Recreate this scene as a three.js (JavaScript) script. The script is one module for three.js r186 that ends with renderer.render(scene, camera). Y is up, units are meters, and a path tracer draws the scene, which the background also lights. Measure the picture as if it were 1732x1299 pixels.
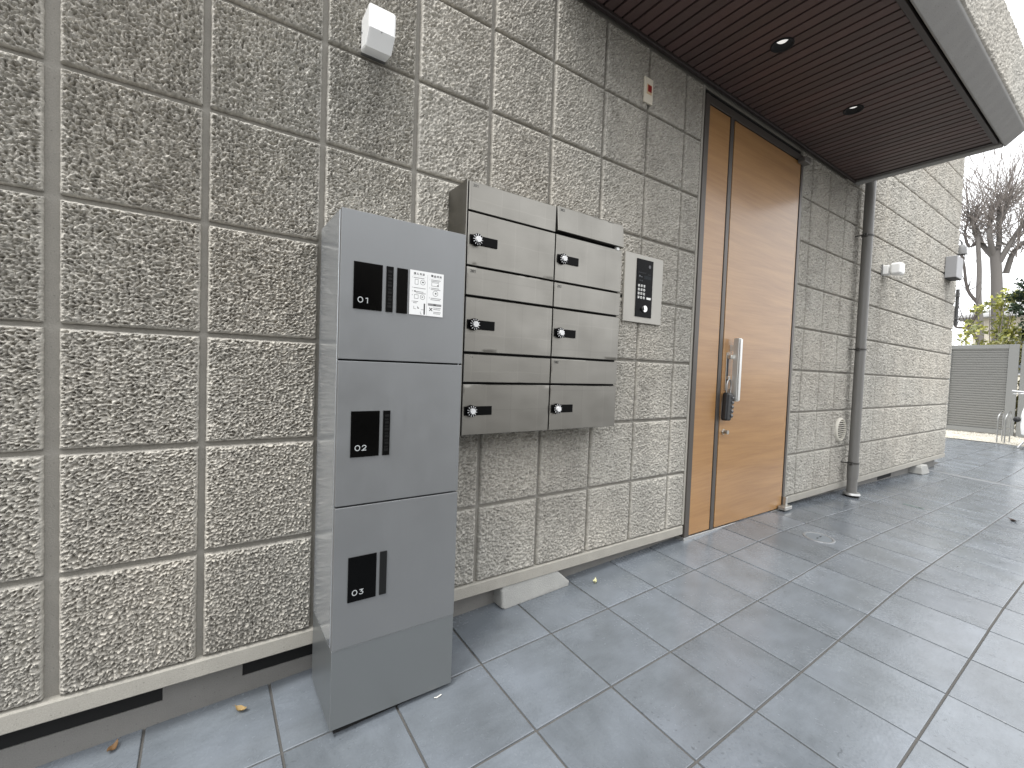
import * as THREE from 'three';
import { RoundedBoxGeometry } from 'three/addons/geometries/RoundedBoxGeometry.js';
import { mergeGeometries, toCreasedNormals } from 'three/addons/utils/BufferGeometryUtils.js';
import { Brush, Evaluator, SUBTRACTION } from 'three-bvh-csg';
const csg = new Evaluator();

// ---------------------------------------------------------------- camera, sky, sun, exposure
const scene = new THREE.Scene();
const camera = new THREE.PerspectiveCamera(81.25, 4 / 3, 0.05, 400);
camera.rotation.order = 'YXZ';
camera.position.set(0.2951, 1.0379, 1.4707);
camera.rotation.set(-0.03438, -0.60314, 0.0368);

const SUN = new THREE.Vector3(-0.44, 0.86, 0.205).normalize();
{ // overcast sky: bright veil, brighter round the hidden sun
  const W = 256, H = 128, d = new Float32Array(W * H * 4);
  for (let j = 0; j < H; j++) for (let i = 0; i < W; i++) {
    const lat = ((j + 0.5) / H - 0.5) * Math.PI, lon = ((i + 0.5) / W - 0.5) * 2 * Math.PI;
    const v = new THREE.Vector3(Math.cos(lat) * Math.cos(lon), Math.sin(lat), Math.cos(lat) * Math.sin(lon));
    const up = Math.max(v.y, 0), c = Math.max(0, v.dot(SUN));
    let L = 1.5 * (0.95 + 0.05 * up) + 1.0 * Math.pow(c, 5);
    if (v.y < 0) L *= Math.max(0.3, 1 + v.y * 4);
    const k = (j * W + i) * 4;
    d[k] = L * 0.985; d[k + 1] = L * 1.0; d[k + 2] = L * 1.025; d[k + 3] = 1;
  }
  const t = new THREE.DataTexture(d, W, H, THREE.RGBAFormat, THREE.FloatType);
  t.mapping = THREE.EquirectangularReflectionMapping; t.magFilter = THREE.LinearFilter; t.minFilter = THREE.LinearFilter;
  t.wrapS = THREE.RepeatWrapping; t.needsUpdate = true;
  scene.background = t; scene.environment = t;
}
const sun = new THREE.DirectionalLight(0xfffdf8, 1.5);
sun.position.copy(SUN).multiplyScalar(30).add(new THREE.Vector3(3, 0, 0)); sun.target.position.set(3, 0, 0);
sun.castShadow = true; sun.shadow.radius = 26; sun.shadow.mapSize.set(2048, 2048);
Object.assign(sun.shadow.camera, { left: -14, right: 14, top: 14, bottom: -14, near: 1, far: 80 });
scene.add(sun, sun.target);
const EXPOSURE = 1.56;

// ---------------------------------------------------------------- noise and random numbers
function rng(seed) { let s = seed >>> 0; return () => { s = (s + 0x6D2B79F5) | 0; let t = Math.imul(s ^ (s >>> 15), 1 | s); t = (t + Math.imul(t ^ (t >>> 7), 61 | t)) ^ t; return ((t ^ (t >>> 14)) >>> 0) / 4294967296; }; }
const PERM = new Uint8Array(512);
{ const r = rng(77), p = [...Array(256).keys()]; for (let i = 255; i > 0; i--) { const j = (r() * (i + 1)) | 0; [p[i], p[j]] = [p[j], p[i]]; } for (let i = 0; i < 512; i++) PERM[i] = p[i & 255]; }
const GX = [], GY = []; for (let i = 0; i < 256; i++) { const a = i / 256 * Math.PI * 2; GX.push(Math.cos(a)); GY.push(Math.sin(a)); }
function noise(x, y, px = 256, py = 256) {           // gradient noise, periodic in px, py
  let xi = Math.floor(x), yi = Math.floor(y); const fx = x - xi, fy = y - yi;
  const m = (a, n) => ((a % n) + n) % n;
  const x0 = m(xi, px), x1 = m(xi + 1, px), y0 = m(yi, py), y1 = m(yi + 1, py);
  const u = fx * fx * fx * (fx * (fx * 6 - 15) + 10), v = fy * fy * fy * (fy * (fy * 6 - 15) + 10);
  const a = PERM[PERM[x0 & 255] + (y0 & 255)], b = PERM[PERM[x1 & 255] + (y0 & 255)], c = PERM[PERM[x0 & 255] + (y1 & 255)], e = PERM[PERM[x1 & 255] + (y1 & 255)];
  const n0 = GX[a] * fx + GY[a] * fy, n1 = GX[b] * (fx - 1) + GY[b] * fy, n2 = GX[c] * fx + GY[c] * (fy - 1), n3 = GX[e] * (fx - 1) + GY[e] * (fy - 1);
  return (n0 + u * (n1 - n0) + v * (n2 + u * (n3 - n2) - n0 - u * (n1 - n0))) * 1.5;
}
function fbm(x, y, oct, p = 256) { let s = 0, a = 0.5; for (let o = 0; o < oct; o++) { s += a * noise(x + o * 17, y + o * 31, p, p); x *= 2; y *= 2; p *= 2; a *= 0.5; } return s; }
const clamp = (v, a = 0, b = 1) => Math.min(b, Math.max(a, v)), mix = (a, b, t) => a + (b - a) * t;
const smooth = (a, b, v) => { const t = clamp((v - a) / (b - a)); return t * t * (3 - 2 * t); };

function dataTex(n, m, fn, srgb = false) {
  const d = new Uint8Array(n * m * 4);
  for (let j = 0; j < m; j++) for (let i = 0; i < n; i++) { const c = fn(i / n, j / m, i, j), k = (j * n + i) * 4; d[k] = clamp(c[0]) * 255; d[k + 1] = clamp(c[1]) * 255; d[k + 2] = clamp(c[2]) * 255; d[k + 3] = 255; }
  const t = new THREE.DataTexture(d, n, m); t.wrapS = t.wrapT = THREE.RepeatWrapping; t.magFilter = THREE.LinearFilter; t.minFilter = THREE.LinearMipmapLinearFilter; t.generateMipmaps = true;
  if (srgb) t.colorSpace = THREE.SRGBColorSpace; t.needsUpdate = true; return t;
}
function canvasTex(w, h, draw) { const c = document.createElement('canvas'); c.width = w; c.height = h; draw(c.getContext('2d'), w, h); const t = new THREE.CanvasTexture(c); t.colorSpace = THREE.SRGBColorSpace; t.anisotropy = 8; return t; }

// ---------------------------------------------------------------- naming and building helpers
const used = {};
function numbered(name) { const n = used[name] = (used[name] ?? -1) + 1; return n ? `${name}_${String(n).padStart(3, '0')}` : name; }
function tag(o, label, category, group) { o.userData.label = label; o.userData.category = category; if (group) o.userData.group = group; return o; }
function thing(name, label, category, p = [0, 0, 0], group) { const o = new THREE.Group(); o.name = numbered(name); o.position.set(...p); scene.add(o); return tag(o, label, category, group); }
function part(name, geo, mat, parent) { const m = new THREE.Mesh(Array.isArray(geo) ? mergeGeometries(geo.map(g => { g = g.index ? g.toNonIndexed() : g; return g; })) : geo, mat); m.name = parent ? name : numbered(name); m.castShadow = m.receiveShadow = true; (parent ?? scene).add(m); return m; }
function struct(name, geo, mat) { const m = part(name, geo, mat); m.userData.kind = 'structure'; return m; }
// box between two corners with small rounded edges
function bx(x0, x1, y0, y1, z0, z1, r = 0) {
  const w = x1 - x0, h = y1 - y0, d = z1 - z0;
  const g = r > 0 ? new RoundedBoxGeometry(w, h, d, 2, Math.min(r, w / 2.01, h / 2.01, d / 2.01)) : new THREE.BoxGeometry(w, h, d);
  g.translate((x0 + x1) / 2, (y0 + y1) / 2, (z0 + z1) / 2); return g;
}
function cyl(r0, r1, a, b, n = 20, open = false) { // cylinder from a to b
  const A = new THREE.Vector3(...a), B = new THREE.Vector3(...b), L = A.distanceTo(B), g = new THREE.CylinderGeometry(r1, r0, L, n, 1, open);
  g.applyQuaternion(new THREE.Quaternion().setFromUnitVectors(new THREE.Vector3(0, 1, 0), B.clone().sub(A).normalize()));
  g.translate((A.x + B.x) / 2, (A.y + B.y) / 2, (A.z + B.z) / 2); return g;
}
function tube(pts, r, seg = 24, rad = 8) { return new THREE.TubeGeometry(new THREE.CatmullRomCurve3(pts.map(p => new THREE.Vector3(...p))), seg, r, rad, false); }
function planarUV(g, sx = 1, sy = sx, ax = 'xy') { const p = g.attributes.position, uv = new Float32Array(p.count * 2); for (let i = 0; i < p.count; i++) { const X = p.getX(i), Y = p.getY(i), Zz = p.getZ(i); uv[2 * i] = (ax[0] === 'x' ? X : Zz) / sx; uv[2 * i + 1] = (ax[1] === 'y' ? Y : ax[1] === 'z' ? Zz : X) / sy; } g.setAttribute('uv', new THREE.BufferAttribute(uv, 2)); return g; }
function extrudeX(profile, x0, x1, bevel = 0) { // profile [[z,y],...] drawn along x
  const s = new THREE.Shape(profile.map(([z, y]) => new THREE.Vector2(-z, y)));
  const g = new THREE.ExtrudeGeometry(s, { depth: x1 - x0 - 2 * bevel, bevelEnabled: bevel > 0, bevelThickness: bevel, bevelSize: bevel, bevelOffset: -bevel, bevelSegments: 2, steps: 1 });
  g.rotateY(Math.PI / 2); g.translate(x0 + bevel, 0, 0); return g;
}
const lin = (r, g, b) => new THREE.Color().setRGB(r, g, b);
const std = (c, rough, o = {}) => new THREE.MeshStandardMaterial({ color: c, roughness: rough, ...o });
const phys = (c, rough, o = {}) => new THREE.MeshPhysicalMaterial({ color: c, roughness: rough, ...o });

// ---------------------------------------------------------------- ground height
const HP = [[-4, -0.148], [0, 0.011], [3.1, 0.134], [3.7, 0.128], [4.2, 0.112], [5.3, 0.085], [7.2, 0.045], [9, 0.04], [12, 0.022], [14, 0.028], [30, 0.03]];
function H(x, z) {
  let h = HP[0][1]; for (let i = 0; i < HP.length - 1; i++) if (x >= HP[i][0]) { const t = clamp((x - HP[i][0]) / (HP[i + 1][0] - HP[i][0])); h = mix(HP[i][1], HP[i + 1][1], t); }
  return h - 0.0533 * z * (1 - smooth(8, 10, x));
}

// ---------------------------------------------------------------- materials
const speckle = dataTex(1024, 1024, (u, v) => {   // 0.5 m of sandy concrete
  const n = fbm(u * 8, v * 8, 3, 8), f = noise(u * 200, v * 200, 200, 200), g = noise(u * 96 + 40, v * 96, 96, 96);
  let c = 0.86 + n * 0.1 + f * 0.09; if (g > 0.62) c -= (g - 0.62) * 1.3; if (g < -0.66) c += 0.06; return [c, c * 0.995, c * 0.985];
});
const concreteBump = dataTex(1024, 1024, (u, v) => { const c = 0.5 + 0.28 * noise(u * 128, v * 128, 128, 128) + 0.22 * noise(u * 250 + 9, v * 250, 250, 250); return [c, c, c]; });
const M = {};
M.block = std(lin(1, 1, 1), 0.93, { vertexColors: true, map: speckle, bumpMap: concreteBump, bumpScale: 0.0016 });
M.concrete = std(lin(0.27, 0.257, 0.23), 0.92, { map: speckle, bumpMap: concreteBump, bumpScale: 0.0007 });
M.trim = std(lin(0.36, 0.343, 0.305), 0.9, { map: speckle, bumpMap: concreteBump, bumpScale: 0.0007 });
M.plinth = std(lin(0.20, 0.195, 0.185), 0.95, { map: speckle });
M.black = std(lin(0.004, 0.004, 0.004), 0.9);
M.stone = std(lin(0.36, 0.36, 0.345), 0.92, { map: speckle, bumpMap: concreteBump, bumpScale: 0.0012 });

// =============================================================== GROUND
struct('ground', (() => { const g = new THREE.PlaneGeometry(600, 600); g.rotateX(-Math.PI / 2); g.translate(0, -0.35, 0); return planarUV(g, 3, 3, 'xz'); })(), std(lin(0.16, 0.16, 0.155), 0.95, { map: speckle }));
{ // pale gravel beyond the paving
  const g = new THREE.PlaneGeometry(9.9, 10, 60, 60); g.rotateX(-Math.PI / 2); g.translate(16.97, 0, -1); const p = g.attributes.position; const r = rng(5);
  for (let i = 0; i < p.count; i++) p.setY(i, 0.018 + noise(p.getX(i) * 1.3, p.getZ(i) * 1.3) * 0.012 + r() * 0.008);
  g.computeVertexNormals(); planarUV(g, 0.9, 0.9, 'xz');
  const gm = std(lin(0.58, 0.55, 0.48), 0.95, { map: speckle, bumpMap: concreteBump, bumpScale: 0.012 });
  struct('gravel', g, gm);
  // loose pebbles lying on it
  const pb = new THREE.IcosahedronGeometry(0.02, 0), im = new THREE.InstancedMesh(pb, std(lin(0.5, 0.47, 0.4), 0.9), 900), m4 = new THREE.Matrix4();
  for (let i = 0; i < 900; i++) { const q = new THREE.Quaternion().setFromEuler(new THREE.Euler(r() * 6, r() * 6, r() * 6)), s = 0.3 + r() * 0.9; m4.compose(new THREE.Vector3(12.1 + r() * 2.2, 0.025, -1.7 + r() * 3), q, new THREE.Vector3(s, s * 0.6, s)); im.setMatrixAt(i, m4); }
  im.name = 'pebbles'; im.userData = { kind: 'stuff', label: 'pale loose pebbles strewn over the gravel strip before the louvred fence', category: 'pebbles' }; scene.add(im);
}
const TP = 0.3012, X0 = 1.376 - 6 * TP, Z0 = 0.8232 - 0.30135 * 3;
const tileTex = [0, 1].map(k => dataTex(1024, 1024, (u, v) => {      // 1.2 m of slate look
  const a = fbm(u * 5 + k * 9, v * 5, 5, 5), b = fbm(u * 14 + 3, v * 22 + k * 5, 4, 14), f = noise(u * 240, v * 240, 240, 240), st = noise(u * 30 + 7, v * 120, 30, 120);
  let c = 0.77 + a * 0.24 + b * 0.12 + f * 0.05 + st * 0.035;
  if (k) { const p = noise(u * 110, v * 110, 110, 110) + 0.5 * noise(u * 64, v * 64 + 4, 64, 64), w = smooth(-0.15, 0.35, fbm(u * 4 + 60, v * 4, 3, 4)); if (p > 0.66) c -= smooth(0.66, 0.86, p) * 0.34 * w; }
  return [c, c, c * (1 + a * 0.03)];
}));
const tileBump = dataTex(1024, 1024, (u, v) => { const c = 0.5 + 0.3 * fbm(u * 24, v * 24, 3, 24) + 0.16 * noise(u * 150, v * 150, 150, 150); return [c, c, c]; });
const tileRough = dataTex(512, 512, (u, v) => { const c = 0.235 + 0.13 * fbm(u * 6 + 4, v * 6, 4, 6) + 0.08 * noise(u * 90, v * 90, 90, 90); return [c, c, c]; });
const tileMats = [];
for (let k = 0; k < 2; k++) for (let i = 0; i < 4; i++) { const s = 0.92 + i * 0.05; tileMats.push(phys(lin(0.178 * s, 0.198 * s, 0.220 * s), 1.0, { ior: 1.62, map: tileTex[k], roughnessMap: tileRough, bumpMap: tileBump, bumpScale: 0.0005 })); }
const grout = std(lin(0.10, 0.096, 0.09), 0.95, { map: speckle });
const paving = new THREE.Group(); paving.name = 'paving'; paving.userData.kind = 'structure'; scene.add(paving);
{
  const grid = (x0, x1, z0, z1, nx, nz, dy) => { const g = new THREE.PlaneGeometry(x1 - x0, z1 - z0, nx, nz); g.rotateX(-Math.PI / 2); g.translate((x0 + x1) / 2, 0, (z0 + z1) / 2); const p = g.attributes.position; for (let i = 0; i < p.count; i++) p.setY(i, H(p.getX(i), p.getZ(i)) + dy); g.computeVertexNormals(); return planarUV(g, 0.5, 0.5, 'xz'); };
  part('grout', [grid(-3, 12.02, -0.09, 6, 150, 40, -0.0048), grid(7.7, 12.02, -3.2, -0.09, 40, 20, -0.0048)], grout, paving);
  const R = rng(901), tile = (x0, x1, z0, z1) => {
    const j = 0.0031 + R() * 0.0008, c = 0.0014, dy = (R() - 0.5) * 0.0012, P = [], U = [], I = [];
    const ou = R() * 3, ov = R() * 3, fl = R() < 0.5 ? 1 : -1, sw = R() < 0.3;
    const ring = (ins, y) => [[x0 + ins, z0 + ins], [x1 - ins, z0 + ins], [x1 - ins, z1 - ins], [x0 + ins, z1 - ins]].forEach(([x, z]) => { P.push(x, H(x, z) + y + dy, z); const a = (sw ? z : x) / 1.2 * fl + ou, b = (sw ? x : z) / 1.2 + ov; U.push(a, b); });
    ring(j + c, 0); ring(j, -c); ring(j, -0.008);
    I.push(0, 2, 1, 0, 3, 2); for (let k = 0; k < 2; k++) for (let s = 0; s < 4; s++) { const a = k * 4 + s, b = k * 4 + (s + 1) % 4; I.push(a, b, b + 4, a, b + 4, a + 4); }
    let g = new THREE.BufferGeometry(); g.setAttribute('position', new THREE.Float32BufferAttribute(P, 3)); g.setAttribute('uv', new THREE.Float32BufferAttribute(U, 2)); g.setIndex(I);
    g = g.toNonIndexed(); g.computeVertexNormals();
    const pit = (z0 > 0.5 && R() < 0.75) || R() < 0.12;
    part('tile', g, tileMats[(pit ? 4 : 0) + ((R() * 4) | 0)], paving);
  };
  for (let i = 0; i < 42; i++) { const x0 = X0 + i * TP; if (x0 + TP > 12.1) break;
    const drain = x0 < 7.25 && x0 + TP > 7.15;
    for (let j = 0; j < 6; j++) { const z0 = Z0 + j * 0.30135; if ((i > 8 && j > 4) || (i > 16 && j > 3)) continue;
      if (drain) { if (7.145 - x0 > 0.03) tile(x0, 7.145, z0, z0 + 0.30135); if (x0 + TP - 7.255 > 0.03) tile(7.255, x0 + TP, z0, z0 + 0.30135); } else tile(x0, x0 + TP, z0, z0 + 0.30135); }
    if (x0 > 7.8) for (let j = 1; j < 5; j++) tile(x0, x0 + TP, Z0 - j * 0.30135, Z0 - (j - 1) * 0.30135);
  }
}

// =============================================================== THE WALL
const wall = thing('concrete_wall', 'long beige concrete wall cast in rough square blocks with smooth joints', 'wall');
const GZ = -0.015;                                            // depth of the joints
const TOP = 4.4, RY = r => 0.2 + 0.3 * r;
part('wall_core', [bx(-3, 2.505, 0.155, TOP, -0.35, GZ), bx(3.662, 7.745, 0.155, TOP, -0.35, GZ), bx(2.505, 3.662, 2.60, TOP, -0.35, GZ), bx(6.9, 7.745, 0.155, TOP, -3.2, -0.35)].map(g => planarUV(g, 0.5)), M.concrete, wall);
function relief(x, y, amp, sc = 1) {
  x /= sc; y /= sc;
  const wx = x + 0.006 * noise(x * 40, y * 40), wy = y + 0.006 * noise(x * 40 + 50, y * 40 + 20);
  const r1 = 1 - 2 * Math.abs(noise(wx / 0.017 + 11, wy / 0.0125)), n1 = noise(wx / 0.0105, wy / 0.0078 + 90), n2 = noise(wx / 0.006 + 200, wy / 0.005);
  return amp * (0.72 * (r1 - 0.45) + 0.80 * n1 + 0.36 * n2);
}
function wallColor(x, y) {
  const big = fbm(x * 0.9, y * 0.9 + 5, 3), st = noise(x * 7, y * 0.9 + 30), pat = fbm(x * 4 + 20, y * 3, 3), fine = noise(x * 70, y * 70);
  const g1 = noise(x / 0.0075 + 400, y / 0.0058), g2 = noise(x / 0.016 + 70, y / 0.011 + 300);
  let k = 1 + 0.16 * big + 0.08 * st + 0.10 * fine + 0.27 * g1 + 0.12 * g2; k *= 1 - 0.12 * smooth(0.12, 0.42, pat);
  k *= 1 - 0.16 * smooth(0.62, 0.2, y + 0.25 * noise(x * 2.2 + 9, 4)) * (0.6 + 0.6 * noise(x * 5, y * 2)) ; // splash grime near the ground
  const drip = (cx, top, w, len) => Math.exp(-(((x - cx + 0.01 * noise(y * 6, cx * 9)) / w) ** 2)) * smooth(top, top - 0.03, y) * smooth(top - len, top - 0.1, y);
  k *= 1 - 0.20 * (drip(0.72, 2.0, 0.035, 0.5) + drip(5.27, 1.98, 0.05, 0.5) + drip(4.545, 0.56, 0.05, 0.35) + drip(7.33, 2.25, 0.09, 0.7) + drip(2.035, 2.33, 0.02, 0.4));
  const warm = 0.03 * fbm(x * 1.3 + 70, y * 1.3, 2);
  return [0.478 * k * (1 + warm), 0.456 * k, 0.410 * k * (1 - warm)];
}
function block(x0, x1, y0, y1, step, amp, sc) {
  const nx = Math.max(4, Math.round((x1 - x0) / step)), ny = Math.max(4, Math.round((y1 - y0) / step)), xs = [x0, x0], ys = [y0, y0];
  const be = 0.0032;
  for (let i = 0; i <= nx; i++) xs.push(mix(x0 + be, x1 - be, i / nx)); xs.push(x1, x1); for (let j = 0; j <= ny; j++) ys.push(mix(y0 + be, y1 - be, j / ny)); ys.push(y1, y1);
  const W = xs.length, Hh = ys.length, P = new Float32Array(W * Hh * 3), U = new Float32Array(W * Hh * 2), C = new Float32Array(W * Hh * 3), I = [];
  for (let j = 0; j < Hh; j++) for (let i = 0; i < W; i++) {
    const k = j * W + i; let x = xs[i], y = ys[j], z;
    const back = i === 0 || j === 0 || i === W - 1 || j === Hh - 1, edge = i === 1 || j === 1 || i === W - 2 || j === Hh - 2;
    if (i < 2) x += 0.0012 * noise(y * 60, x0 * 9); if (i >= W - 2) x += 0.0012 * noise(y * 60, x0 * 9 + 5);
    if (j < 2) y += 0.001 * noise(x * 60, y0 * 9); if (j >= Hh - 2) y += 0.001 * noise(x * 60, y0 * 9 + 5);
    const d = Math.min(xs[i] - x0, x1 - xs[i], ys[j] - y0, y1 - ys[j]);
    if (back) z = GZ - 0.004; else if (edge) z = -0.0075 + 0.0015 * noise(x * 90, y * 90); else z = mix(-0.0015, relief(x, y, amp, sc) - 0.0005, smooth(0.001, 0.008, d));
    P[3 * k] = x; P[3 * k + 1] = y; P[3 * k + 2] = z; U[2 * k] = x / 0.5; U[2 * k + 1] = y / 0.5;
    const c = wallColor(x, y); C[3 * k] = c[0]; C[3 * k + 1] = c[1]; C[3 * k + 2] = c[2];
    if (i < W - 1 && j < Hh - 1) I.push(k, k + 1, k + W + 1, k, k + W + 1, k + W);
  }
  const g = new THREE.BufferGeometry(); g.setAttribute('position', new THREE.BufferAttribute(P, 3)); g.setAttribute('uv', new THREE.BufferAttribute(U, 2)); g.setAttribute('color', new THREE.BufferAttribute(C, 3)); g.setIndex(I); g.computeVertexNormals();
  part('block', g, M.block, wall);
}
{
  const CW = 0.29272, hh = 0.0065;
  for (let c = -2; c < 9; c++) {
    let x0 = c * CW + (c === 0 ? 0.014 : 0.0085), x1 = (c + 1) * CW - (c === -1 ? 0.014 : 0.0085); if (c === 8) x1 = 2.482;
    const step = c === -2 ? 0.008 : c < 3 ? 0.0021 : 0.0034;
    for (let r = 0; r < 8; r++) { if (c < 3 && r > 6) continue; block(x0, x1, RY(r) + hh, RY(r + 1) - hh, c < 3 && r > 6 ? 0.008 : step, c < 3 ? 0.0112 : 0.0098, c < 3 ? 0.64 : 0.70); }
  }
  for (let c = -1; c < 13; c++) {
    const a = 3.8234 + c * CW; let x0 = a + 0.0105, x1 = a + CW - 0.0105; if (c === -1) x0 = 3.69; if (c === 12) x1 = 7.745;
    for (let r = 0; r < (a < 4.3 ? 8 : 13); r++) block(x0, x1, RY(r) + hh, RY(r + 1) - hh, a < 4.6 ? 0.0050 : 0.0056, 0.0125, a < 4.3 ? 1.1 : 1.4);
  }
}
// bottom ledge and set-back plinth with vent openings
const ledge = (x0, x1) => planarUV(extrudeX([[-0.3, 0.155], [0.003, 0.155], [0.006, 0.158], [0.006, 0.199], [0.002, 0.2035], [-0.02, 0.2045], [-0.3, 0.2045]], x0, x1), 0.5);
part('ledge', [ledge(-3, 2.485), ledge(3.685, 7.75)], M.trim, wall);
{
  const open = [[-0.9, 0.21], [0.40, 0.66], [5.69, 6.08]], parts = [], lo = 0.083;
  const seg = (x0, x1, y0, y1) => { if (x1 > x0) parts.push(planarUV(bx(x0, x1, y0, y1, -0.3, -0.056), 0.5)); };
  let x = -3; for (const [a, b] of open) { seg(x, a, -0.2, 0.16); seg(a, b, -0.2, lo); x = b; if (b < 1) continue; }
  // gaps between segments are closed at the door
  seg(0.66 + 0, 0.66, 0, 0); parts.length = 0;
  for (const [a, b] of [[-3, -0.9], [0.21, 0.40], [0.66, 2.5], [3.67, 5.69], [6.08, 7.62]]) seg(a, b, -0.2, 0.16);
  seg(-0.9, 0.21, -0.2, lo); seg(0.40, 0.66, -0.2, lo); seg(5.69, 6.08, -0.2, lo);
  part('plinth', parts, M.plinth, wall);
  for (const [a, b] of open) part('vent_opening', planarUV(bx(a + 0.0005, b - 0.0005, lo + 0.0005, 0.1545, -0.32, -0.0585), 0.5), M.black, wall);
}
// smooth cast margins each side of the door frame
part('margin', [planarUV(bx(2.486, 2.504, 0.2047, 2.6, GZ - 0.01, -0.001, 0.002), 0.5), planarUV(bx(3.663, 3.686, 0.2047, 2.6, GZ - 0.01, -0.001, 0.002), 0.5)], M.trim, wall);

// =============================================================== CANOPY
const canopy = thing('entrance_canopy', 'concrete canopy with dark brown boarded soffit over the wooden door', 'canopy');
{
  const brown = [0, 1, 2, 3].map(i => std(lin(0.078 + i * 0.007, 0.050 + i * 0.003, 0.045 + i * 0.003), 0.55, { bumpMap: concreteBump, bumpScale: 0.0004 }));
  const SX0 = 1.46, SX1 = 4.50, SY = 2.62, ZF = 0.765, P = 0.0595, R = rng(42);
  const n = Math.round((SX1 - SX0) / P), pitch = (SX1 - SX0) / n;
  const HOLES = [[2.54, 0.368], [3.40, 0.368]];
  for (let i = 0; i < n; i++) {
    const x = SX0 + i * pitch, a = x + 0.0055, b = x + pitch - 0.0055;
    const near = HOLES.find(h => a < h[0] + 0.047 && b > h[0] - 0.047), G = [];
    const mk = (z0, z1) => planarUV(extrudeX([[z0, SY + 0.022], [z0, SY + 0.001], [z1, SY + 0.001], [z1, SY + 0.022]], a, b, 0.002), 0.3, 0.3, 'zx');
    if (near) { const A = new Brush(mk(0.022, ZF)), B = new Brush(new THREE.CylinderGeometry(0.046, 0.046, 0.1, 48).translate(near[0], SY, near[1])); A.updateMatrixWorld(); B.updateMatrixWorld(); csg.useGroups = false; G.push(csg.evaluate(A, B, SUBTRACTION).geometry); } else G.push(mk(0.022, ZF));
    part('soffit_board', G, brown[(R() * 4) | 0], canopy);
  }
  const dark = std(lin(0.010, 0.008, 0.008), 0.9);
  // backing above the boards, cut where the lamps sit
  const bk = []; let px = 1.44; for (const h of HOLES) { bk.push(bx(px, h[0] - 0.05, SY + 0.012, SY + 0.03, 0, 0.79)); bk.push(bx(h[0] - 0.05, h[0] + 0.05, SY + 0.012, SY + 0.03, 0, h[1] - 0.05), bx(h[0] - 0.05, h[0] + 0.05, SY + 0.012, SY + 0.03, h[1] + 0.05, 0.79)); px = h[0] + 0.05; } bk.push(bx(px, 4.53, SY + 0.012, SY + 0.03, 0, 0.79));
  part('soffit_backing', bk, dark, canopy);
  const trimM = std(lin(0.038, 0.029, 0.027), 0.5);
  part('wall_trim', [bx(1.46, 4.53, SY - 0.012, SY + 0.008, 0.001, 0.020, 0.003)], trimM, canopy);
  part('edge_trim', [bx(1.46, 4.53, SY - 0.006, SY + 0.012, ZF + 0.001, ZF + 0.026, 0.003)], trimM, canopy);
  part('edge_trim', [bx(4.502, 4.529, SY - 0.005, SY + 0.012, 0.021, ZF, 0.003)], trimM, canopy);
  // concrete rim: smooth rounded underside, rough upright face
  const rimM = std(lin(0.34, 0.334, 0.326), 0.8, { map: speckle });
  const prof = [[0.802, 2.64], [0.803, 2.612], [0.806, 2.6075], [0.812, 2.6085], [0.888, 2.676], [0.8935, 2.682], [0.895, 2.688], [0.895, 3.06], [0.885, 3.075], [0.802, 3.075]];
  part('rim', planarUV(toCreasedNormals(extrudeX(prof, 1.40, 4.60), 0.5), 0.5), rimM, canopy);
  part('rim', planarUV(bx(4.537, 4.60, 2.606, 3.075, 0.001, 0.8015, 0.006), 0.5), rimM, canopy);
  part('slab', planarUV(bx(1.42, 4.536, 2.66, 3.05, 0.001, 0.8015), 0.5), M.concrete, canopy);
  // rough facing of the fascia
  const nx = 520, ny = 64, g = new THREE.PlaneGeometry(3.19, 0.372, nx, ny); g.translate(3.0, 2.8765, 0.897); const p = g.attributes.position, C = [];
  for (let i = 0; i < p.count; i++) { const x = p.getX(i), y = p.getY(i), d = Math.min(y - 2.6905, 3.0625 - y); p.setZ(i, 0.897 + (d < 0.002 ? -0.004 : 0.006 + relief(x, y, 0.007, 1.4))); C.push(...wallColor(x + 9, y)); }
  g.setAttribute('color', new THREE.Float32BufferAttribute(C, 3)); g.computeVertexNormals(); planarUV(g, 0.5); part('rough_fascia', g, M.block, canopy);

  HOLES.forEach(([x, z], k) => {
    const t = thing('downlight', ['round black recessed downlight in the soffit, nearer the camera', 'round black recessed downlight in the soffit, nearer the drainpipe'][k], 'downlight', [x, SY, z], 'recessed downlights in the canopy soffit');
    const prof = [[0.036, 0.055], [0.038, 0.0], [0.042, -0.004], [0.049, -0.004], [0.050, -0.001], [0.050, 0.002]].map(a => new THREE.Vector2(...a));
    part('bezel', new THREE.LatheGeometry(prof, 40), std(lin(0.006, 0.006, 0.007), 0.8), t);
    const bulb = new THREE.LatheGeometry([[0.0005, 0.016], [0.012, 0.017], [0.021, 0.019], [0.026, 0.024], [0.026, 0.05]].map(a => new THREE.Vector2(...a)), 32);
    part('lens', bulb, std(lin(0.85, 0.85, 0.83), 0.4, { emissive: lin(1, 0.98, 0.94), emissiveIntensity: 0.42 }), t);
    const lamp = new THREE.SpotLight(0xfff4e4, 0.15, 0, 0.5, 0.6, 2); lamp.position.set(0, 0.013, 0); lamp.target.position.set(0, -2, 0); lamp.castShadow = true; t.add(lamp, lamp.target);
    part('can', new THREE.CylinderGeometry(0.037, 0.037, 0.004, 32).translate(0, 0.056, 0), M.black, t);
  });
}

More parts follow.
